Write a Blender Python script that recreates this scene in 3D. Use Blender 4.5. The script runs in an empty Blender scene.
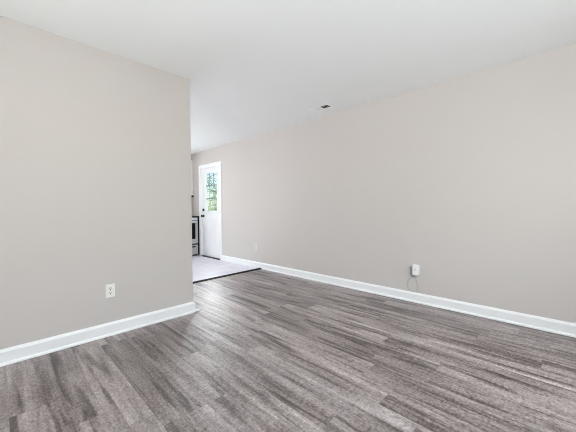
import bpy, bmesh, math, random
from mathutils import Vector, Matrix

sc = bpy.context.scene
COL = sc.collection
random.seed(7)

# ------------------------------------------------------------------ camera
F_PX, PITCH, YAW, CAM_H, ROLL = 287.08, 0.0237, 0.7959, 1.085, -0.0059
cam_data = bpy.data.cameras.new('camera')
cam_data.sensor_fit = 'HORIZONTAL'
cam_data.sensor_width = 36.0
cam_data.lens = F_PX / 576.0 * 36.0
cam_data.clip_start = 0.02
cam = bpy.data.objects.new('camera', cam_data)
COL.objects.link(cam)
fw = Vector((math.sin(YAW) * math.cos(PITCH), math.cos(YAW) * math.cos(PITCH), -math.sin(PITCH)))
rt = Vector((math.cos(YAW), -math.sin(YAW), 0.0))
up = rt.cross(fw)
rt, up = rt * math.cos(ROLL) + up * math.sin(ROLL), up * math.cos(ROLL) - rt * math.sin(ROLL)
m = Matrix((rt, up, -fw)).transposed().to_4x4()
m.translation = (0, 0, CAM_H)
cam.matrix_world = m
sc.camera = cam

# ------------------------------------------------------------------ sky, daylight, exposure
sc.view_settings.view_transform = 'Standard'
sc.view_settings.look = 'None'
sc.view_settings.exposure = 1.0
sc.view_settings.gamma = 1.0
sc.view_settings.use_curve_mapping = False
sc.cycles.use_denoising = True
sc.cycles.filter_width = 1.05
sc.cycles.max_bounces = 16
sc.cycles.diffuse_bounces = 10
sc.cycles.glossy_bounces = 4
sc.cycles.transparent_max_bounces = 16
sc.cycles.caustics_reflective = False
sc.cycles.caustics_refractive = False

world = bpy.data.worlds.new('world')
sc.world = world
world.use_nodes = True
wn = world.node_tree
sky = wn.nodes.new('ShaderNodeTexSky')
sky.sky_type = 'NISHITA'
sky.sun_disc = False
sky.sun_elevation = math.radians(48)
sky.sun_rotation = math.radians(215)
wn.links.new(sky.outputs[0], wn.nodes['Background'].inputs[0])
wn.nodes['Background'].inputs[1].default_value = 0.1


def window_light(name, loc, normal, w, h, power, col=(0.955, 0.98, 1.0)):
    """area lamp shining in through an opening; some stand well beyond the glass"""
    l = bpy.data.lights.new(name, 'AREA')
    l.shape = 'RECTANGLE'
    l.size, l.size_y = w, h
    l.energy = power
    l.color = col
    o = bpy.data.objects.new(name, l)
    COL.objects.link(o)
    o.location = loc
    o.rotation_euler = Vector(normal).to_track_quat('-Z', 'Y').to_euler()
    return o


window_light('daylight_back', (1.30, -1.16, 1.40), (0, 1, 0), 2.3, 1.5, 17)
window_light('daylight_west', (-1.56, 0.60, 1.35), (1, 0, 0), 1.7, 1.5, 9)
window_light('daylight_kitchen', (0.90, 7.10, 1.55), (0, -1, 0), 1.5, 1.0, 39, (0.95, 0.97, 1.0))
window_light('daylight_patio', (-1.56, 5.50, 1.08), (1, 0, 0), 1.7, 1.9, 3, (0.95, 0.97, 1.0))
window_light('low_wall_fill_back', (1.00, -3.00, 2.95), (0.1, 0.82, -0.57), 2.2, 1.0, 40)  # added lamp high outside the back window, lifting the lower walls
window_light('added_door_daylight', (5.2, 8.3, 2.95), (-0.52, -0.76, -0.42), 2.8, 1.1, 380, (0.96, 0.98, 1.0))  # lamp added high beyond the door, out of view, for its daylight
# lamps added outside, aimed up through the windows to brighten the ceiling
window_light('ceiling_boost_back', (1.30, -2.30, 0.10), (0, 0.75, 0.66), 2.6, 1.2, 8)
window_light('ceiling_boost_west', (-2.70, 0.60, 0.10), (0.75, 0, 0.66), 2.2, 1.2, 125)

sun_data = bpy.data.lights.new('sun', 'SUN')
sun_data.energy = 10
sun_data.angle = math.radians(0.6)
sun_data.color = (1.0, 0.96, 0.90)
sun = bpy.data.objects.new('sun', sun_data)
COL.objects.link(sun)
sun.rotation_euler = Vector((math.cos(math.radians(58)), 0.0, -math.sin(math.radians(58)))).to_track_quat('-Z', 'Y').to_euler()

# ------------------------------------------------------------------ helpers


def srgb(r, g, b):
    def c(v):
        v /= 255.0
        return v / 12.92 if v <= 0.04045 else ((v + 0.055) / 1.055) ** 2.4
    return (c(r), c(g), c(b), 1.0)


def mat(name, col, rough=0.5, metal=0.0, spec=0.5, noise=0.0, nscale=20.0, bump=0.0):
    """principled material with a little procedural variation"""
    M = bpy.data.materials.new(name)
    M.use_nodes = True
    nt = M.node_tree
    b = nt.nodes['Principled BSDF']
    b.inputs['Roughness'].default_value = rough
    b.inputs['Metallic'].default_value = metal
    b.inputs['Specular IOR Level'].default_value = spec
    tc = nt.nodes.new('ShaderNodeTexCoord')
    nz = nt.nodes.new('ShaderNodeTexNoise')
    nz.inputs['Scale'].default_value = nscale
    nz.inputs['Detail'].default_value = 3
    nt.links.new(tc.outputs['Object'], nz.inputs['Vector'])
    mx = nt.nodes.new('ShaderNodeMix')
    mx.data_type = 'RGBA'
    mx.inputs[6].default_value = tuple(min(1, c * (1 - noise)) for c in col[:3]) + (1,)
    mx.inputs[7].default_value = tuple(min(1, c * (1 + noise)) for c in col[:3]) + (1,)
    nt.links.new(nz.outputs['Fac'], mx.inputs[0])
    nt.links.new(mx.outputs[2], b.inputs['Base Color'])
    if bump:
        bp = nt.nodes.new('ShaderNodeBump')
        bp.inputs['Strength'].default_value = bump
        bp.inputs['Distance'].default_value = 0.002
        nt.links.new(nz.outputs['Fac'], bp.inputs['Height'])
        nt.links.new(bp.outputs[0], b.inputs['Normal'])
    return M


def add_box(bm, lo, hi, bev=0.0, seg=2):
    lo, hi = Vector(lo), Vector(hi)
    r = bmesh.ops.create_cube(bm, size=1.0)
    vs = r['verts']
    for v in vs:
        v.co = Vector(((lo[i] + hi[i]) / 2 + v.co[i] * (hi[i] - lo[i]) for i in range(3)))
    if bev > 0:
        es = list({e for v in vs for e in v.link_edges})
        bmesh.ops.bevel(bm, geom=es, offset=bev, segments=seg, affect='EDGES', profile=0.5)


def add_lathe(bm, prof, origin, axis='x', sign=1, n=24):
    """prof: list of (distance along axis, radius)"""
    rings = []
    for d, r in prof:
        ring = []
        for k in range(n):
            a = 2 * math.pi * k / n
            if axis == 'x':
                p = (origin[0] + sign * d, origin[1] + r * math.cos(a), origin[2] + r * math.sin(a))
            elif axis == 'y':
                p = (origin[0] + r * math.cos(a), origin[1] + sign * d, origin[2] + r * math.sin(a))
            else:
                p = (origin[0] + r * math.cos(a), origin[1] + r * math.sin(a), origin[2] + sign * d)
            ring.append(bm.verts.new(p))
        rings.append(ring)
    for a, b in zip(rings, rings[1:]):
        for k in range(n):
            bm.faces.new((a[k], a[(k + 1) % n], b[(k + 1) % n], b[k]))
    bm.faces.new(rings[0])
    bm.faces.new(list(reversed(rings[-1])))


def add_sweep(bm, path, prof):
    """path: list of (x, y, nx, ny): floor points with outward (mitred) offset direction;
    prof: closed list of (offset from wall, z)"""
    rings = [[bm.verts.new((x + nx * o, y + ny * o, z)) for o, z in prof] for x, y, nx, ny in path]
    n = len(prof)
    for a, b in zip(rings, rings[1:]):
        for k in range(n):
            bm.faces.new((a[k], a[(k + 1) % n], b[(k + 1) % n], b[k]))
    bm.faces.new(rings[0])
    bm.faces.new(list(reversed(rings[-1])))


def add_tube(bm, pts, r, n=8):
    rings = []
    for i, p in enumerate(pts):
        p = Vector(p)
        t = (Vector(pts[min(i + 1, len(pts) - 1)]) - Vector(pts[max(i - 1, 0)])).normalized()
        a = t.orthogonal().normalized() if i == 0 else (pa - t * pa.dot(t)).normalized()
        pa = a
        b = t.cross(a)
        rings.append([bm.verts.new(p + r * (a * math.cos(2 * math.pi * k / n) + b * math.sin(2 * math.pi * k / n))) for k in range(n)])
    for a, b in zip(rings, rings[1:]):
        for k in range(n):
            bm.faces.new((a[k], a[(k + 1) % n], b[(k + 1) % n], b[k]))
    bm.faces.new(rings[0])
    bm.faces.new(list(reversed(rings[-1])))


def obj(name, bm, material, parent=None, smooth=False):
    bmesh.ops.recalc_face_normals(bm, faces=bm.faces)
    me = bpy.data.meshes.new(name)
    bm.to_mesh(me)
    bm.free()
    me.materials.append(material)
    if smooth:
        for p in me.polygons:
            p.use_smooth = True
        try:
            me.set_sharp_from_angle(angle=math.radians(40))
        except Exception:
            pass
    o = bpy.data.objects.new(name, me)
    COL.objects.link(o)
    if parent is not None:
        o.parent = parent
        o.matrix_parent_inverse = Matrix.Translation(-parent.location) if parent.type == 'EMPTY' else Matrix.Identity(4)
    return o


def tag(o, label, cat, group=None, kind=None):
    o['label'] = label
    o['category'] = cat
    if group:
        o['group'] = group
    if kind:
        o['kind'] = kind
    return o


def thing(name, label, cat, loc=(0, 0, 0), group=None, kind=None):
    o = bpy.data.objects.new(name, None)
    COL.objects.link(o)
    o.location = loc
    o.empty_display_size = 0.05
    return tag(o, label, cat, group, kind)


def box(name, lo, hi, material, parent=None, bev=0.0):
    bm = bmesh.new()
    add_box(bm, lo, hi, bev)
    return obj(name, bm, material, parent)


def struct(o, label, cat):
    return tag(o, label, cat, kind='structure')


# ------------------------------------------------------------------ dimensions
H = 2.44
XR = 3.389           # right wall face
YL = 2.8386          # partition face towards the living room
XE = 1.4500          # free end of the partition
PT = 0.12            # partition thickness
XW, YB, YF = -1.40, -1.00, 6.92     # west, back, far wall faces
T = 0.14


def strip_y(x):      # seam between the plank floor and the kitchen tile
    return 4.025 + 0.040 * (x - XR)


# ------------------------------------------------------------------ materials
wall_paint = mat('wall_paint', srgb(211, 205, 200), 0.65, spec=0.3, noise=0.012, nscale=3.0)
ceiling_paint = mat('ceiling_paint', srgb(244, 246, 246), 0.8, spec=0.2, noise=0.01, nscale=4.0)
trim_paint = mat('trim_paint', srgb(249, 250, 250), 0.35, spec=0.5, noise=0.008, nscale=8.0)
door_paint = mat('door_paint', srgb(243, 243, 243), 0.4, spec=0.5, noise=0.006, nscale=8.0)
cabinet_paint = mat('cabinet_paint', srgb(240, 238, 236), 0.4, noise=0.006)
plastic_white = mat('white_plastic', srgb(248, 246, 240), 0.35, noise=0.006)
charger_white = mat('charger_plastic', srgb(248, 248, 248), 0.35, noise=0.006)
slot_dark = mat('slot_dark', srgb(40, 37, 34), 0.6)
cord_grey = mat('cord_grey', srgb(172, 172, 170), 0.5)
black_metal = mat('black_metal', srgb(16, 15, 16), 0.35, metal=0.0, noise=0.1)
bronze = mat('bronze_threshold', srgb(66, 56, 50), 0.45, metal=0.3, noise=0.15, nscale=30)
strip_dark = mat('transition_dark', srgb(42, 35, 38), 0.75, spec=0.2, noise=0.15, nscale=30)
steel = mat('stainless_steel', srgb(186, 183, 181), 0.4, metal=0.35, noise=0.05, nscale=40)
steel_bright = mat('bright_steel', srgb(226, 230, 240), 0.35, metal=0.2, noise=0.03, nscale=40)
oven_glass = mat('oven_glass', srgb(8, 8, 9), 0.3, spec=0.15, noise=0.1)
black_enamel = mat('black_enamel', srgb(8, 8, 9), 0.5, spec=0.15, noise=0.1)
vent_white = mat('vent_white', srgb(250, 250, 250), 0.45, noise=0.006)
duct_shade_and_hood_dark = mat('duct_shade_and_hood_dark', srgb(38, 38, 38), 0.9)
nickel = mat('hinge_nickel', srgb(190, 188, 186), 0.35, metal=0.8)


def glass_mat():
    M = bpy.data.materials.new('window_glass')
    M.use_nodes = True
    nt = M.node_tree
    nt.nodes.remove(nt.nodes['Principled BSDF'])
    out = nt.nodes['Material Output']
    tr = nt.nodes.new('ShaderNodeBsdfTransparent')
    tr.inputs[0].default_value = (0.95, 0.97, 0.97, 1)
    gl = nt.nodes.new('ShaderNodeBsdfGlossy')
    gl.inputs['Roughness'].default_value = 0.02
    mx = nt.nodes.new('ShaderNodeMixShader')
    lw = nt.nodes.new('ShaderNodeLayerWeight')
    lw.inputs['Blend'].default_value = 0.15
    ge = nt.nodes.new('ShaderNodeNewGeometry')
    fr = nt.nodes.new('ShaderNodeMath')               # reflect on entry only, both faces let the ray through
    fr.operation = 'MULTIPLY'
    iv = nt.nodes.new('ShaderNodeMath')
    iv.operation = 'SUBTRACT'
    iv.inputs[0].default_value = 1.0
    nt.links.new(ge.outputs['Backfacing'], iv.inputs[1])
    nt.links.new(lw.outputs['Fresnel'], fr.inputs[0])
    nt.links.new(iv.outputs[0], fr.inputs[1])
    nt.links.new(fr.outputs[0], mx.inputs[0])
    nt.links.new(tr.outputs[0], mx.inputs[1])
    nt.links.new(gl.outputs[0], mx.inputs[2])
    nt.links.new(mx.outputs[0], out.inputs[0])
    return M


glass = glass_mat()


class NB:
    """tiny node-graph helper"""
    def __init__(self, nt):
        self.nt = nt

    def _in(self, sock, v):
        if hasattr(v, 'is_output'):
            self.nt.links.new(v, sock)
        else:
            sock.default_value = v

    def math(self, op, a, b=0.0, c=None, clamp=False):
        n = self.nt.nodes.new('ShaderNodeMath')
        n.operation = op
        n.use_clamp = clamp
        self._in(n.inputs[0], a)
        self._in(n.inputs[1], b)
        if c is not None:
            self._in(n.inputs[2], c)
        return n.outputs[0]

    def xyz(self, x, y, z):
        n = self.nt.nodes.new('ShaderNodeCombineXYZ')
        for s, v in zip(n.inputs, (x, y, z)):
            self._in(s, v)
        return n.outputs[0]

    def noise(self, vec, scale=1.0, detail=2.0, rough=0.5, dist=0.0):
        n = self.nt.nodes.new('ShaderNodeTexNoise')
        self._in(n.inputs['Vector'], vec)
        n.inputs['Scale'].default_value = scale
        n.inputs['Detail'].default_value = detail
        n.inputs['Roughness'].default_value = rough
        n.inputs['Distortion'].default_value = dist
        return n.outputs['Fac']

    def white(self, vec):
        n = self.nt.nodes.new('ShaderNodeTexWhiteNoise')
        n.noise_dimensions = '3D'
        self._in(n.inputs['Vector'], vec)
        return n.outputs['Value']

    def ramp(self, fac, stops):
        n = self.nt.nodes.new('ShaderNodeValToRGB')
        self._in(n.inputs[0], fac)
        el = n.color_ramp.elements
        el[0].position, el[0].color = stops[0]
        el[1].position, el[1].color = stops[-1]
        for p, c in stops[1:-1]:
            e = el.new(p)
            e.color = c
        return n.outputs[0]

    def rng(self, v, a, b, c, d):
        n = self.nt.nodes.new('ShaderNodeMapRange')
        n.clamp = True
        self._in(n.inputs[0], v)
        for k, x in enumerate((a, b, c, d)):
            n.inputs[k + 1].default_value = x
        return n.outputs[0]

    def mix(self, f, a, b, blend='MIX'):
        n = self.nt.nodes.new('ShaderNodeMix')
        n.data_type = 'RGBA'
        n.blend_type = blend
        self._in(n.inputs[0], f)
        self._in(n.inputs[6], a)
        self._in(n.inputs[7], b)
        return n.outputs[2]


def plank_floor():
    """grey wood-look vinyl planks 18 cm wide laid along Y, sawn-oak print"""
    M = bpy.data.materials.new('grey_vinyl_plank')
    M.use_nodes = True
    nt = M.node_tree
    B = nt.nodes['Principled BSDF']
    g = NB(nt)
    tc = nt.nodes.new('ShaderNodeTexCoord')
    sp = nt.nodes.new('ShaderNodeSeparateXYZ')
    nt.links.new(tc.outputs['Object'], sp.inputs[0])
    X, Y = sp.outputs[0], sp.outputs[1]
    W, L = 0.18, 1.22
    u = g.math('DIVIDE', g.math('SUBTRACT', X, 0.03), W)
    row = g.math('FLOOR', u)
    fu = g.math('SUBTRACT', u, row)
    off = g.white(g.xyz(row, 10.25, 1.0))
    v = g.math('ADD', g.math('DIVIDE', Y, L), off)
    cell = g.math('FLOOR', v)
    fv = g.math('SUBTRACT', v, cell)
    rnd = g.white(g.xyz(row, cell, 15.85))
    rnd2 = g.white(g.xyz(row, cell, 17.65))
    sx = g.math('MULTIPLY', rnd, 37.0)
    sy = g.math('MULTIPLY', rnd2, 53.0)
    px = g.math('ADD', X, sx)
    py = g.math('ADD', Y, sy)
    # soft dark bands, sharper dark streaks, speckled grain and saw marks of the oak print
    bands = g.noise(g.xyz(g.math('MULTIPLY', px, 11.0), g.math('MULTIPLY', py, 0.9), rnd), 1.0, 2.0, 0.5, 0.7)
    vein = g.noise(g.xyz(g.math('MULTIPLY', px, 16.0), g.math('MULTIPLY', py, 1.15), g.math('ADD', rnd2, 7.0)), 1.0, 2.0, 0.45, 0.9)
    streak = g.noise(g.xyz(g.math('MULTIPLY', px, 70.0), g.math('MULTIPLY', py, 3.0), rnd2), 1.0, 3.0, 0.6, 0.3)
    grain = g.noise(g.xyz(g.math('MULTIPLY', px, 240.0), g.math('MULTIPLY', py, 26.0), rnd2), 1.0, 2.0, 0.6)
    speck = g.noise(g.xyz(g.math('MULTIPLY', px, 95.0), g.math('MULTIPLY', py, 58.0), rnd), 1.0, 3.0, 0.7, 0.5)
    saw = g.noise(g.xyz(g.math('MULTIPLY', px, 20.0), g.math('MULTIPLY', py, 120.0), rnd), 1.0, 2.0, 0.6, 0.6)
    patch = g.noise(g.xyz(g.math('MULTIPLY', px, 7.0), g.math('MULTIPLY', py, 3.5), 4.0), 1.0, 2.0, 0.5)
    dark = g.rng(vein, 0.50, 0.70, 0.0, 1.0)
    pale = g.rng(vein, 0.36, 0.26, 0.0, 1.0)
    tone = g.math('ADD', g.math('MULTIPLY', g.math('POWER', rnd, 0.7), 0.26), 0.44)
    tone = g.math('ADD', tone, g.math('MULTIPLY', g.math('SUBTRACT', bands, 0.5), 0.80))
    tone = g.math('SUBTRACT', tone, g.math('MULTIPLY', dark, 0.40))
    tone = g.math('ADD', tone, g.math('MULTIPLY', pale, 0.10))
    tone = g.math('ADD', tone, g.math('MULTIPLY', g.math('SUBTRACT', streak, 0.5), 0.40))
    tone = g.math('ADD', tone, g.math('MULTIPLY', g.math('SUBTRACT', grain, 0.5), 0.40))
    tone = g.math('ADD', tone, g.math('MULTIPLY', g.math('SUBTRACT', speck, 0.5), 1.15))
    tone = g.math('ADD', tone, g.math('MULTIPLY', g.math('SUBTRACT', saw, 0.5), 0.40))
    tone = g.math('ADD', tone, g.math('MULTIPLY', g.math('SUBTRACT', patch, 0.5), 0.30), clamp=True)
    col = g.ramp(tone, [(0.0, srgb(54, 46, 44)), (0.25, srgb(93, 82, 79)), (0.5, srgb(138, 126, 124)),
                        (0.75, srgb(170, 159, 157)), (1.0, srgb(206, 198, 196))])
    # warmer / cooler planks
    col = g.mix(g.math('MULTIPLY', rnd2, 0.25), col, g.mix(1.0, col, srgb(232, 236, 238), 'MULTIPLY'))
    # seams
    e1 = g.math('MINIMUM', fu, g.math('SUBTRACT', 1.0, fu))
    e2 = g.math('MINIMUM', fv, g.math('SUBTRACT', 1.0, fv))
    s1 = g.rng(e1, 0.003, 0.010, 1.0, 0.0)
    s2 = g.rng(e2, 0.0006, 0.002, 1.0, 0.0)
    seam = g.math('MAXIMUM', s1, s2)
    col = g.mix(g.math('MULTIPLY', seam, 0.30), col, srgb(64, 57, 55))
    nt.links.new(col, B.inputs['Base Color'])
    rg = g.rng(grain, 0.3, 0.7, 0.40, 0.50)
    nt.links.new(rg, B.inputs['Roughness'])
    B.inputs['Specular IOR Level'].default_value = 1.0
    bp = nt.nodes.new('ShaderNodeBump')
    bp.inputs['Strength'].default_value = 0.25
    bp.inputs['Distance'].default_value = 0.001
    hgt = g.math('SUBTRACT', g.math('MULTIPLY', grain, 0.6), seam)
    nt.links.new(hgt, bp.inputs['Height'])
    nt.links.new(bp.outputs[0], B.inputs['Normal'])
    return M


def tile_floor():
    """pale grey-white kitchen tile, 60 x 30 cm with faint veining"""
    M = bpy.data.materials.new('pale_kitchen_tile')
    M.use_nodes = True
    nt = M.node_tree
    B = nt.nodes['Principled BSDF']
    g = NB(nt)
    tc = nt.nodes.new('ShaderNodeTexCoord')
    sp = nt.nodes.new('ShaderNodeSeparateXYZ')
    nt.links.new(tc.outputs['Object'], sp.inputs[0])
    X, Y = sp.outputs[0], sp.outputs[1]
    u = g.math('DIVIDE', X, 0.61)
    v = g.math('DIVIDE', Y, 0.305)
    row = g.math('FLOOR', v)
    u = g.math('ADD', u, g.math('MULTIPLY', g.math('MODULO', row, 2.0), 0.5))
    cell = g.math('FLOOR', u)
    fu, fv = g.math('SUBTRACT', u, cell), g.math('SUBTRACT', v, row)
    rnd = g.white(g.xyz(row, cell, 15.85))
    n = g.noise(g.xyz(g.math('ADD', g.math('MULTIPLY', X, 2.5), g.math('MULTIPLY', rnd, 20)), g.math('MULTIPLY', Y, 16.0), rnd), 1.0, 3.0, 0.55, 0.4)
    t = g.math('ADD', g.math('MULTIPLY', n, 0.8), g.math('MULTIPLY', rnd, 0.2))
    col = g.ramp(t, [(0.25, srgb(219, 216, 225)), (0.5, srgb(236, 234, 243)), (0.75, srgb(248, 247, 253))])
    e1 = g.math('MULTIPLY', g.math('MINIMUM', fu, g.math('SUBTRACT', 1.0, fu)), 0.61)
    e2 = g.math('MULTIPLY', g.math('MINIMUM', fv, g.math('SUBTRACT', 1.0, fv)), 0.305)
    s = g.rng(g.math('MINIMUM', e1, e2), 0.001, 0.004, 1.0, 0.0)
    col = g.mix(g.math('MULTIPLY', s, 0.5), col, srgb(176, 174, 180))
    nt.links.new(col, B.inputs['Base Color'])
    B.inputs['Roughness'].default_value = 0.3
    return M


# ------------------------------------------------------------------ room shell
def slab(name, pts, z0, z1, material):
    bm = bmesh.new()
    lo = [bm.verts.new((x, y, z0)) for x, y in pts]
    hi = [bm.verts.new((x, y, z1)) for x, y in pts]
    bm.faces.new(hi)
    bm.faces.new(list(reversed(lo)))
    n = len(pts)
    for k in range(n):
        bm.faces.new((lo[k], lo[(k + 1) % n], hi[(k + 1) % n], hi[k]))
    return obj(name, bm, material)


struct(slab('floor', [(XW - T, YB - T), (XR + T, YB - T), (XR + T, strip_y(XR + T)), (XW - T, strip_y(XW - T))], -0.1, 0, plank_floor()),
       'grey wood-look plank floor of the living room', 'floor')
struct(slab('floor_kitchen', [(XW - T, strip_y(XW - T)), (XR + T, strip_y(XR + T)), (XR + T, YF + T), (XW - T, YF + T)], -0.1, 0, tile_floor()),
       'pale white tile floor of the kitchen beyond the dark strip', 'floor')
struct(box('ceiling', (XW - T, YB - T, H), (XR + T, YF + T, H + 0.12), ceiling_paint),
       'plain white ceiling over living room and kitchen', 'ceiling')


def wall_with_holes(name, axis, c0, c1, a0, a1, holes, label):
    """wall slab between c0 and c1 (normal axis), from a0 to a1, with rectangular openings (s0, s1, z0, z1)"""
    bm = bmesh.new()

    def bx(s0, s1, z0, z1):
        if s1 - s0 < 1e-5 or z1 - z0 < 1e-5:
            return
        if axis == 'x':
            add_box(bm, (c0, s0, z0), (c1, s1, z1))
        else:
            add_box(bm, (s0, c0, z0), (s1, c1, z1))
    s = a0
    for h in sorted(holes):
        bx(s, h[0], 0, H)
        bx(h[0], h[1], 0, h[2])
        bx(h[0], h[1], h[3], H)
        s = h[1]
    bx(s, a1, 0, H)
    return struct(obj(name, bm, wall_paint), label, 'wall')


DY0, DY1, DZ = 5.345, 6.165, 2.055      # rough opening of the exterior door
wall_with_holes('wall_right', 'x', XR, XR + T, YB - T, YF + T, [(DY0, DY1, 0, DZ)], 'long bare greige wall on the right with the white door at its far end')
wall_with_holes('wall_back', 'y', YB - T, YB, XW - T, XR, [(0.1, 2.5, 0.62, 2.15)], 'greige wall behind the viewer with a wide window')
wall_with_holes('wall_west', 'x', XW - T, XW, YB, YF, [(-0.3, 1.5, 0.6, 2.1), (4.6, 6.4, 0.02, 2.05)], 'greige side wall with window and patio door')
wall_with_holes('wall_far', 'y', YF, YF + T, XW - T, XR, [(0.1, 1.7, 1.05, 2.05)], 'greige kitchen end wall behind the range')
struct(box('wall_left', (XW, YL, 0), (XE, YL + PT, H), wall_paint), 'greige partition wall on the left ending in a free corner', 'wall')


def window_unit(name, axis, c, s0, s1, z0, z1, cols, rows, label, casing=True):
    root = thing(name, label, 'window', kind='structure')

    def B(bm, a0, a1, q0, q1, d0, d1, bev=0.0):
        if axis == 'x':
            add_box(bm, (c + d0, a0, q0), (c + d1, a1, q1), bev)
        else:
            add_box(bm, (a0, c + d0, q0), (a1, c + d1, q1), bev)
    f = bmesh.new()
    w = 0.045
    for a0, a1, q0, q1 in ((s0, s1, z0, z0 + w), (s0, s1, z1 - w, z1), (s0, s0 + w, z0 + w, z1 - w), (s1 - w, s1, z0 + w, z1 - w)):
        B(f, a0, a1, q0, q1, -0.03, 0.03)
    for k in range(1, cols):
        a = s0 + (s1 - s0) * k / cols
        B(f, a - 0.018, a + 0.018, z0 + w, z1 - w, -0.025, 0.025)
    for k in range(1, rows):
        q = z0 + (z1 - z0) * k / rows
        B(f, s0 + w, s1 - w, q - 0.018, q + 0.018, -0.024, 0.024)
    obj('window_frame', f, trim_paint, root)
    p = bmesh.new()
    B(p, s0 + w, s1 - w, z0 + w, z1 - w, -0.003, 0.003)
    obj('window_pane', p, glass, root)
    return root


window_unit('window_1', 'y', YB - 0.07, 0.1, 2.5, 0.62, 2.15, 3, 2, 'wide white framed window behind the viewer')
window_unit('window_2', 'x', XW - 0.07, -0.3, 1.5, 0.6, 2.1, 2, 2, 'white framed window in the side wall of the living room')
window_unit('window_3', 'y', YF + 0.07, 0.1, 1.7, 1.05, 2.05, 2, 1, 'kitchen window over the sink side of the end wall')
window_unit('window_4', 'x', XW - 0.07, 4.6, 6.4, 0.02, 2.05, 2, 1, 'glazed patio door at the side of the kitchen')

# ------------------------------------------------------------------ baseboards (with shoe moulding)
BB = [(0, 0), (0, 0.112), (0.004, 0.112), (0.007, 0.106), (0.010, 0.098), (0.014, 0.092), (0.014, 0.020),
      (0.019, 0.0185), (0.0235, 0.014), (0.026, 0.007), (0.026, 0)]


def baseboard(name, path, label):
    bm = bmesh.new()
    add_sweep(bm, path, BB)
    return struct(obj(name, bm, trim_paint), label, 'baseboard')


bm = bmesh.new()
add_sweep(bm, [(XW, YL, 0, -1), (XE, YL, 1.6, -1), (XE, YL + PT, 1.6, 1), (XW, YL + PT, 0, 1)], BB)
# the front shoe moulding runs on a little past the corner
SH = [(0.0, 0.0), (0.0, 0.020), (0.014, 0.020), (0.019, 0.0185), (0.0235, 0.014), (0.026, 0.007), (0.026, 0.0)]
add_sweep(bm, [(XE + 0.02, YL, 0, -1), (XE + 0.066, YL, 0, -1)], SH)
struct(obj('baseboard_left', bm, trim_paint), 'white baseboard along the foot of the left partition', 'baseboard')
ys = strip_y(XR) - 0.045
baseboard('baseboard_right', [(XR, YB + 0.03, -1, 0), (XR, ys, -1, 0)], 'white baseboard along the foot of the long right wall')
KB = [p for p in BB if p[0] <= 0.014]
KB[-1] = (0.014, 0.0)
bm = bmesh.new()
add_sweep(bm, [(XR, ys, -1, 0), (XR, 5.285, -1, 0)], KB)
struct(obj('baseboard_kitchen', bm, trim_paint), 'white baseboard between the dark floor strip and the far door', 'baseboard')
baseboard('baseboard_back', [(XW + 0.03, YB, 0, 1), (XR - 0.03, YB, 0, 1)], 'white baseboard behind the viewer')
baseboard('baseboard_west', [(XW, YB + 0.03, 1, 0), (XW, YL - 0.03, 1, 0)], 'white baseboard on the side wall')

# ------------------------------------------------------------------ transition strip
x0, x1 = XW + 0.02, XR - 0.0145
sb = bmesh.new()
rings = []
for x in (x0, x1):
    y = strip_y(x)
    rings.append([sb.verts.new((x, y + dy, z)) for dy, z in
                  ((-0.042, 0.0), (-0.039, 0.005), (-0.024, 0.013), (0.0, 0.016), (0.024, 0.013), (0.039, 0.005), (0.042, 0.0))])
for k in range(7):
    sb.faces.new((rings[0][k], rings[0][(k + 1) % 7], rings[1][(k + 1) % 7], rings[1][k]))
sb.faces.new(rings[0])
sb.faces.new(list(reversed(rings[1])))
tag(obj('transition_strip', sb, strip_dark), 'dark strip across the floor where planks meet the pale kitchen tile', 'floor strip')

# ------------------------------------------------------------------ exterior door
door = thing('door_1', 'white exterior door with nine-pane window at far end of the right wall', 'door', (XR + 0.04, 5.755, 0), kind='structure')
SY0, SY1, SZ0, SZ1 = 5.385, 6.127, 0.022, 2.028     # slab
SX0, SX1 = XR + 0.012, XR + 0.056
GY0, GY1, GZ0, GZ1 = 5.462, 5.976, 1.030, 1.925      # lite opening
bm = bmesh.new()
add_box(bm, (SX0, SY0, SZ0), (SX1, GY0, SZ1))
add_box(bm, (SX0, GY1, SZ0), (SX1, SY1, SZ1))
add_box(bm, (SX0, GY0, SZ0), (SX1, GY1, GZ0))
add_box(bm, (SX0, GY0, GZ1), (SX1, GY1, SZ1))
obj('door_slab', bm, door_paint, door)
for a0, a1 in ((5.47, 5.70), (5.80, 6.03)):          # raised lower panels
    bm = bmesh.new()
    z0, z1 = 0.25, 0.90
    # moulded ring and raised field
    for lo, hi in (((a0, z0), (a1, z0 + 0.022)), ((a0, z1 - 0.022), (a1, z1)), ((a0, z0 + 0.022), (a0 + 0.022, z1 - 0.022)), ((a1 - 0.022, z0 + 0.022), (a1, z1 - 0.022))):
        add_box(bm, (SX0 - 0.006, lo[0], lo[1]), (SX0 + 0.001, hi[0], hi[1]), 0.003, 1)
    add_box(bm, (SX0 - 0.005, a0 + 0.045, z0 + 0.045), (SX0 + 0.001, a1 - 0.045, z1 - 0.045), 0.004, 1)
    obj('door_panel', bm, door_paint, door)
lite = bmesh.new()
w = 0.024
for a0, a1, q0, q1 in ((GY0 - 0.012, GY1 + 0.012, GZ0 - 0.012, GZ0 + w), (GY0 - 0.012, GY1 + 0.012, GZ1 - w, GZ1 + 0.012),
                       (GY0 - 0.012, GY0 + w, GZ0 + w, GZ1 - w), (GY1 - w, GY1 + 0.012, GZ0 + w, GZ1 - w)):
    add_box(lite, (SX0 - 0.010, a0, q0), (SX0 + 0.006, a1, q1), 0.003, 1)
lf = obj('window_frame', lite, door_paint, door)
bm = bmesh.new()
add_box(bm, (SX0 + 0.018, GY0, GZ0), (SX0 + 0.024, GY1, GZ1))
obj('window_pane', bm, glass, door)
mm = bmesh.new()
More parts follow.
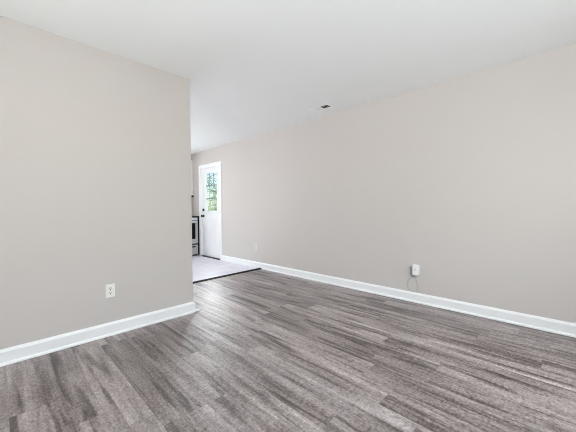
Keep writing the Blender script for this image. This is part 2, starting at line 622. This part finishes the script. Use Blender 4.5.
for k in (1, 2):
    q = GZ0 + (GZ1 - GZ0) * k / 3 + (0.006 if k == 1 else 0)
    add_box(mm, (SX0 - 0.001, GY0, q - 0.012), (SX0 + 0.017, GY1, q + 0.012), 0.003, 1)
    a = GY0 + (GY1 - GY0) * k / 3
    add_box(mm, (SX0 + 0.000, a - 0.006, GZ0), (SX0 + 0.016, a + 0.006, GZ1), 0.003, 1)
obj('muntin_grid', mm, mat('muntin_grey', srgb(118, 126, 142), 0.4), door)
bm = bmesh.new()
add_lathe(bm, [(0, 0.033), (0.006, 0.033), (0.009, 0.014), (0.03, 0.012), (0.036, 0.022), (0.046, 0.029), (0.058, 0.028), (0.066, 0.020), (0.069, 0.008)], (SX0, 6.070, 0.940), 'x', -1)
kn = obj('door_knob', bm, black_metal, door, smooth=True)
kn['label'] = 'black round door knob'
bm = bmesh.new()
add_lathe(bm, [(0, 0.033), (0.008, 0.033), (0.014, 0.027), (0.018, 0.026), (0.019, 0.010)], (SX0, 6.070, 1.080), 'x', -1)
add_box(bm, (SX0 - 0.034, 6.066, 1.062), (SX0 - 0.016, 6.074, 1.098), 0.002, 1)
db = obj('deadbolt', bm, black_metal, door, smooth=True)
db['label'] = 'black deadbolt thumb turn'
for z in (0.30, 1.03, 1.80):
    bm = bmesh.new()
    add_lathe(bm, [(0, 0.006), (0.1, 0.006)], (XR + 0.004, 5.381, z - 0.05), 'z', 1, 12)
    add_box(bm, (XR + 0.009, 5.366, z - 0.045), (XR + 0.013, 5.381, z + 0.045))
    obj('hinge', bm, nickel, door)
bm = bmesh.new()                                      # jambs and stop lining the opening
add_box(bm, (XR - 0.001, DY0, 0.0), (XR + T, SY0 - 0.004, DZ))
add_box(bm, (XR - 0.001, SY1 + 0.004, 0.0), (XR + T, DY1, DZ))
add_box(bm, (XR - 0.001, SY0 - 0.004, SZ1 + 0.004), (XR + T, SY1 + 0.004, DZ))
obj('door_jamb', bm, trim_paint, door)
bm = bmesh.new()
add_box(bm, (XR - 0.030, SY0 - 0.004, 0.0), (XR + T, SY1 + 0.004, 0.020), 0.004, 1)
th = obj('threshold', bm, bronze, door)
th['label'] = 'dark bronze threshold'

cas = bmesh.new()
C0, C1, CT = 5.288, 6.232, 2.115


def casing_leg(a0, a1, z0, z1):
    add_box(cas, (XR - 0.012, a0, z0), (XR, a1, z1), 0.003, 1)


casing_leg(C0, DY0 + 0.008, 0, CT)
casing_leg(DY1 - 0.008, C1, 0, CT)
casing_leg(DY0 + 0.008, DY1 - 0.008, DZ - 0.008, CT)
add_box(cas, (XR - 0.018, C0, 0.0), (XR - 0.012, C0 + 0.018, CT), 0.002, 1)
add_box(cas, (XR - 0.018, C1 - 0.018, 0.0), (XR - 0.012, C1, CT), 0.002, 1)
add_box(cas, (XR - 0.018, C0 + 0.018, CT - 0.018), (XR - 0.012, C1 - 0.018, CT), 0.002, 1)
struct(obj('trim_1', cas, trim_paint), 'white casing framing the far exterior door', 'door trim')

# ------------------------------------------------------------------ wall outlets
def outlet(label, wall, s, z, plastic):
    """duplex outlet; wall 'y' = partition face (YL), 'x' = right wall face (XR); s = position along the wall"""
    def P(a, d, q):                                   # along, out of wall, up
        return (s + a, YL - d, z + q) if wall == 'y' else (XR - d, s + a, z + q)

    def bx(bm, a0, a1, d0, d1, q0, q1, bev=0.0):
        p, r = P(a0, d0, q0), P(a1, d1, q1)
        add_box(bm, [min(x, y) for x, y in zip(p, r)], [max(x, y) for x, y in zip(p, r)], bev)
    root = thing('wall_outlet', label, 'outlet', P(0, 0, 0))
    bm = bmesh.new()
    bx(bm, -0.036, 0.036, 0, 0.0055, -0.0575, 0.0575, 0.003)
    obj('cover_plate', bm, plastic, root)
    for dz in (-0.0197, 0.0197):
        bm = bmesh.new()
        pts = []
        for k in range(28):
            t = 2 * math.pi * k / 28
            pts.append((0.0172 * math.cos(t), max(-0.0135, min(0.0135, 0.0172 * math.sin(t)))))
        fr = [bm.verts.new(P(a, 0.0075, dz + q)) for a, q in pts]
        bk = [bm.verts.new(P(a, 0.004, dz + q)) for a, q in pts]
        bm.faces.new(fr)
        for k in range(28):
            bm.faces.new((fr[k], bk[k], bk[(k + 1) % 28], fr[(k + 1) % 28]))
        sock = obj('socket', bm, plastic, root)
        bm = bmesh.new()
        bx(bm, -0.0085, -0.0045, 0.0070, 0.0078, dz - 0.001, dz + 0.009)
        bx(bm, 0.0045, 0.0085, 0.0070, 0.0078, dz, dz + 0.008)
        bx(bm, -0.004, 0.004, 0.0070, 0.0078, dz - 0.012, dz - 0.004)
        sl = obj('socket_slot', bm, slot_dark, root)
        sl.parent = sock
        sl.matrix_parent_inverse = Matrix.Identity(4)
    bm = bmesh.new()
    p = P(0, 0.0055, 0)
    add_lathe(bm, [(0, 0.003), (0.0012, 0.0028), (0.0016, 0.001)], p, 'y' if wall == 'y' else 'x', -1, 12)
    obj('screw', bm, nickel, root)
    return root


outlet('white duplex outlet low on the left partition wall', 'y', 0.687, 0.388, plastic_white)
outlet('small white outlet on the right wall near the kitchen floor', 'x', 4.165, 0.385, mat('ivory_plastic', srgb(224, 221, 216), 0.4))

# ------------------------------------------------------------------ plugged-in adapter with looping cord
ad = thing('power_adapter', 'white box adapter plugged into right wall with thin cord looping below it', 'adapter', (XR, 1.25, 0.378))
box('cover_plate', (XR - 0.006, 1.214, 0.322), (XR, 1.286, 0.436), plastic_white, ad, 0.0025)
box('adapter_body', (XR - 0.046, 1.219, 0.318), (XR - 0.006, 1.281, 0.440), charger_white, ad, 0.006)
bm = bmesh.new()
add_lathe(bm, [(0, 0.013), (0.001, 0.013), (0.0016, 0.011)], (XR - 0.046, 1.25, 0.385), 'x', -1, 24)
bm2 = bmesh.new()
add_box(bm2, (XR - 0.034, 1.276, 0.313), (XR - 0.006, 1.309, 0.410), 0.005)  # grey blocks shaped as the adapter's cast shadow on the wall
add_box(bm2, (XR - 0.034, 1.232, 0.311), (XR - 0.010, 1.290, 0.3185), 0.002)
hs = obj('shadow_block', bm2, mat('shadow_grey', srgb(150, 148, 146), 0.5), ad)
hs['label'] = 'grey block standing in for the cast shadow'
rg = obj('face_ring', bm, mat('face_grey', srgb(228, 228, 228), 0.4), ad)
loop = [(XR - 0.026, 1.262, 0.318), (XR - 0.020, 1.262, 0.296), (XR - 0.010, 1.255, 0.270), (XR - 0.006, 1.244, 0.235), (XR - 0.006, 1.235, 0.195),
        (XR - 0.006, 1.234, 0.160), (XR - 0.006, 1.245, 0.136), (XR - 0.006, 1.272, 0.124), (XR - 0.006, 1.310, 0.126),
        (XR - 0.006, 1.340, 0.150), (XR - 0.006, 1.352, 0.190), (XR - 0.006, 1.345, 0.235), (XR - 0.006, 1.325, 0.270), (XR - 0.006, 1.300, 0.295),
        (XR - 0.012, 1.285, 0.308), (XR - 0.022, 1.272, 0.318)]


def smooth_path(p, n=5):
    out = []
    for i in range(len(p) - 1):
        a, b, c, d = (Vector(p[max(i - 1, 0)]), Vector(p[i]), Vector(p[i + 1]), Vector(p[min(i + 2, len(p) - 1)]))
        for k in range(n):
            t = k / n
            out.append(0.5 * ((2 * b) + (c - a) * t + (2 * a - 5 * b + 4 * c - d) * t * t + (3 * b - a - 3 * c + d) * t ** 3))
    out.append(Vector(p[-1]))
    return out


bm = bmesh.new()
add_tube(bm, smooth_path(loop), 0.0026)
cd = obj('cord', bm, cord_grey, ad, smooth=True)
cd['label'] = 'thin grey cord loop'

# ------------------------------------------------------------------ ceiling register
VX0, VX1, VY0, VY1 = 3.000, 3.168, 2.226, 2.536
vent = thing('ceiling_vent', 'white ceiling air register with dark slots close to the right wall', 'vent', ((VX0 + VX1) / 2, (VY0 + VY1) / 2, H))
fb = bmesh.new()
fwid = 0.036
for lo, hi in (((VX0, VY0), (VX1, VY0 + fwid)), ((VX0, VY1 - fwid), (VX1, VY1)), ((VX0, VY0 + fwid), (VX0 + fwid, VY1 - fwid)), ((VX1 - fwid, VY0 + fwid), (VX1, VY1 - fwid))):
    add_box(fb, (lo[0], lo[1], H - 0.006), (hi[0], hi[1], H), 0.002, 1)
add_box(fb, (VX0 + fwid, (VY0 + VY1) / 2 - 0.006, H - 0.007), (VX1 - fwid, (VY0 + VY1) / 2 + 0.006, H - 0.001))
obj('vent_frame', fb, vent_white, vent)
box('dark_backing', (VX0 + 0.02, VY0 + 0.02, H - 0.0015), (VX1 - 0.02, VY1 - 0.02, H - 0.0005), duct_shade_and_hood_dark, vent)  # dark plate standing in for shade inside the duct; ceiling is uncut
ymid = (VY0 + VY1) / 2
for half in (0, 1):
    a0 = VY0 + fwid if half == 0 else ymid + 0.006
    a1 = ymid - 0.006 if half == 0 else VY1 - fwid
    n = 3 if half == 0 else 9
    for k in range(n):
        yc = a0 + (a1 - a0) * (k + 0.5) / n
        bm = bmesh.new()
        add_box(bm, (VX0 + fwid, -0.0008, -0.0001), (VX1 - fwid, 0.0008, 0.011))
        # near bank leans away so the slots open to the living room, far bank leans the other way
        ang = -math.radians(55) if half == 0 else math.radians(50)
        bmesh.ops.rotate(bm, verts=bm.verts, cent=(0, 0, 0), matrix=Matrix.Rotation(ang, 3, 'X'))
        bmesh.ops.translate(bm, verts=bm.verts, vec=(0, yc, H - 0.0095))
        obj('louver', bm, vent_white, vent)

# ------------------------------------------------------------------ kitchen range in the far corner
RX0, RX1, RY0, RY1 = 2.622, 3.382, 6.262, 6.905
rng = thing('kitchen_range', 'stainless and black electric range in the far kitchen corner beside the door', 'stove', ((RX0 + RX1) / 2, 6.58, 0))
bm = bmesh.new()
add_box(bm, (RX0, RY0 + 0.02, 0.075), (RX1, RY1, 0.905))
add_box(bm, (RX0 + 0.03, RY0 + 0.06, 0.0), (RX1 - 0.03, RY1 - 0.03, 0.075))
add_box(bm, (RX1 - 0.040, RY0, 0.02), (RX1, RY0 + 0.02, 0.905))
add_box(bm, (RX0, RY0, 0.02), (RX0 + 0.040, RY0 + 0.02, 0.905))
obj('range_body', bm, black_enamel, rng)
box('cooktop', (RX0 - 0.002, RY0 - 0.012, 0.905), (RX1 + 0.002, RY1, 0.935), oven_glass, rng, 0.004)
bm = bmesh.new()
add_box(bm, (RX0, RY1 - 0.06, 0.935), (RX1, RY1, 1.10), 0.006)
obj('backguard', bm, black_enamel, rng)
FX0, FX1 = RX0 + 0.042, RX1 - 0.044
cp = box('control_panel', (FX0, RY0 - 0.012, 0.842), (FX1, RY0 + 0.02, 0.900), steel_bright, rng, 0.004)
for k in range(4):
    bm = bmesh.new()
    add_lathe(bm, [(0, 0.019), (0.004, 0.019), (0.006, 0.015), (0.022, 0.013), (0.024, 0.006)], (FX0 + 0.08 + k * 0.13, RY0 - 0.012, 0.871), 'y', -1, 20)
    obj('control_knob', bm, black_enamel, rng, smooth=True)
dr = bmesh.new()
d0, d1, w0, w1 = 0.296, 0.832, 0.405, 0.775
gx0, gx1 = FX0 + 0.062, FX1 - 0.062
for lo, hi in (((FX0, d0), (FX1, w0)), ((FX0, w1), (FX1, d1)), ((FX0, w0), (gx0, w1)), ((gx1, w0), (FX1, w1))):
    add_box(dr, (lo[0], RY0 - 0.022, lo[1]), (hi[0], RY0 + 0.015, hi[1]))
od = obj('oven_door', dr, steel, rng)


def sub(name, bm, material, parent, smooth=False):
    o = obj(name, bm, material, None, smooth)
    o.parent = parent
    o.matrix_parent_inverse = Matrix.Identity(4)
    return o


bm = bmesh.new()
add_box(bm, (gx0, RY0 - 0.019, w0), (gx1, RY0 + 0.010, w1))
sub('oven_window', bm, oven_glass, od)
bm = bmesh.new()
add_tube(bm, [(FX0 + 0.05, RY0 - 0.058, 0.803), (FX1 - 0.05, RY0 - 0.058, 0.803)], 0.011, 12)
for x in (FX0 + 0.07, FX1 - 0.07):
    add_box(bm, (x - 0.010, RY0 - 0.055, 0.795), (x + 0.010, RY0 - 0.020, 0.811))
sub('handle', bm, steel_bright, od, True)
dw = bmesh.new()
add_box(dw, (FX0, RY0 - 0.018, 0.040), (FX1, RY0 + 0.015, 0.205), 0.003, 1)
add_box(dw, (FX0, RY0 - 0.018, 0.235), (FX1, RY0 + 0.015, 0.264), 0.003, 1)
add_box(dw, (FX1 - 0.050, RY0 - 0.018, 0.205), (FX1, RY0 + 0.015, 0.235))
add_box(dw, (FX0, RY0 - 0.018, 0.205), (FX0 + 0.115, RY0 + 0.015, 0.235))
sd = obj('storage_drawer', dw, steel, rng)
bm = bmesh.new()
add_box(bm, (FX0 + 0.115, RY0 + 0.004, 0.205), (FX1 - 0.050, RY0 + 0.014, 0.235))
sub('finger_recess', bm, black_enamel, sd)
for x, y in ((RX0 + 0.24, 6.42), (RX1 - 0.20, 6.42), (RX0 + 0.24, 6.70), (RX1 - 0.20, 6.70)):
    bm = bmesh.new()
    add_lathe(bm, [(0, 0.085), (0.0012, 0.085), (0.0014, 0.08)], (x, y, 0.935), 'z', 1, 32)
    obj('burner_ring', bm, mat('burner_grey', srgb(48, 48, 50), 0.3), rng)

# range hood and upper cabinet above the range
hood = thing('range_hood', 'slim white range hood under the cabinet in the far kitchen corner', 'range hood', (3.0, 6.74, 1.40))
bm = bmesh.new()
add_box(bm, (2.625, 6.50, 1.432), (3.386, 6.918, 1.500), 0.004)
obj('hood_body', bm, cabinet_paint, hood)
bm = bmesh.new()
add_box(bm, (2.640, 6.515, 1.392), (3.384, 6.90, 1.432), 0.003)
obj('hood_underside', bm, duct_shade_and_hood_dark, hood)

cab = thing('upper_cabinet', 'white upper cabinet over the range in the far kitchen corner', 'cabinet', (3.0, 6.74, 1.50))
UX0, UX1, UY0, UZ0, UZ1 = 2.625, 3.386, 6.565, 1.502, 2.295
box('cabinet_box', (UX0, UY0, UZ0), (UX1, 6.918, UZ1), cabinet_paint, cab)
um = (UX0 + UX1) / 2
for a0, a1, hx in ((UX0 + 0.003, um - 0.002, um - 0.045), (um + 0.002, UX1 - 0.003, um + 0.045)):
    bm = bmesh.new()
    z0, z1 = UZ0 + 0.004, UZ1 - 0.004
    r = 0.06
    add_box(bm, (a0 + r, UY0 - 0.012, z0 + r), (a1 - r, UY0 - 0.001, z1 - r))
    for lo, hi in (((a0, z0), (a1, z0 + r)), ((a0, z1 - r), (a1, z1)), ((a0, z0 + r), (a0 + r, z1 - r)), ((a1 - r, z0 + r), (a1, z1 - r))):
        add_box(bm, (lo[0], UY0 - 0.020, lo[1]), (hi[0], UY0 - 0.001, hi[1]))
    d = obj('cabinet_door', bm, cabinet_paint, cab)
    bm = bmesh.new()
    add_tube(bm, [(hx, UY0 - 0.020, z0 + 0.06), (hx, UY0 - 0.045, z0 + 0.07), (hx, UY0 - 0.045, z0 + 0.16), (hx, UY0 - 0.020, z0 + 0.17)], 0.005)
    sub('handle', bm, black_metal, d, True)

# ------------------------------------------------------------------ garden seen through the door glass
grass = mat('lawn', srgb(120, 150, 92), 0.9, noise=0.3, nscale=2.0)
struct(box('ground', (XR + T + 0.02, -4, -0.5), (40, 50, -0.35), grass), 'green lawn outside the exterior door', 'ground')
struct(box('porch_step', (XR + T, 5.0, -0.35), (5.2, 6.7, -0.05), mat('concrete', srgb(176, 172, 166), 0.9, noise=0.1)), 'concrete step outside the exterior door', 'step')
bark = mat('bark', srgb(112, 96, 82), 0.9, noise=0.3, nscale=10)
leaf_a = mat('leaf_mid', srgb(92, 116, 88), 0.6, noise=0.35, nscale=1.5)
leaf_b = mat('leaf_cool', srgb(78, 104, 94), 0.6, noise=0.35, nscale=1.5)


def tree(name, label, x, y, h, rad, zc, lm, nleaf, seed):
    rn = random.Random(seed)
    root = thing(name, label, 'tree', (x, y, -0.35), 'trees outside the door')
    bm = bmesh.new()
    add_tube(bm, [(x, y, -0.35), (x + 0.04, y, h * 0.3), (x - 0.02, y + 0.03, h * 0.6), (x, y, h * 0.9)], 0.07, 10)
    for k in range(6):
        a = rn.uniform(0, 6.28)
        b = h * rn.uniform(0.3, 0.75)
        add_tube(bm, [(x, y, b), (x + math.cos(a) * rad * 0.4, y + math.sin(a) * rad * 0.4, b + 0.3), (x + math.cos(a) * rad * 0.8, y + math.sin(a) * rad * 0.8, b + 0.45)], 0.02, 6)
    obj('trunk', bm, bark, root, True)
    bm = bmesh.new()
    clumps = []
    for k in range(26):
        d = Vector((rn.gauss(0, 1), rn.gauss(0, 1), rn.gauss(0, 1))).normalized() * rad * rn.uniform(0.35, 0.95)
        clumps.append(Vector((x, y, zc)) + Vector((d.x, d.y, d.z * (h - zc) / rad)))
    for k in range(nleaf):
        c = rn.choice(clumps)
        p = c + Vector((rn.gauss(0, 1), rn.gauss(0, 1), rn.gauss(0, 1))) * rad * 0.16
        u = Vector((rn.gauss(0, 1), rn.gauss(0, 1), rn.gauss(0, 1))).normalized()
        v = u.orthogonal().normalized()
        s = rn.uniform(0.05, 0.10)
        nrm = u.cross(v) * s * 0.15
        vs = [bm.verts.new(p + q) for q in (-u * s, v * s * 0.5 + nrm, u * s, -v * s * 0.5 + nrm)]
        bm.faces.new(vs)
    obj('foliage', bm, lm, root)
    return root


tree('leafy_tree', 'leafy green tree at lower right of the door glass', 7.6, 11.2, 3.0, 1.25, 1.3, leaf_a, 1300, 1)
tree('leafy_tree', 'bluish green tree left of centre in the door glass', 8.2, 14.8, 4.2, 1.4, 2.2, leaf_b, 900, 2)
tree('leafy_tree', 'tall pale green tree behind the other two beyond the door glass', 12.2, 18.2, 5.4, 2.2, 2.6, leaf_a, 900, 3)
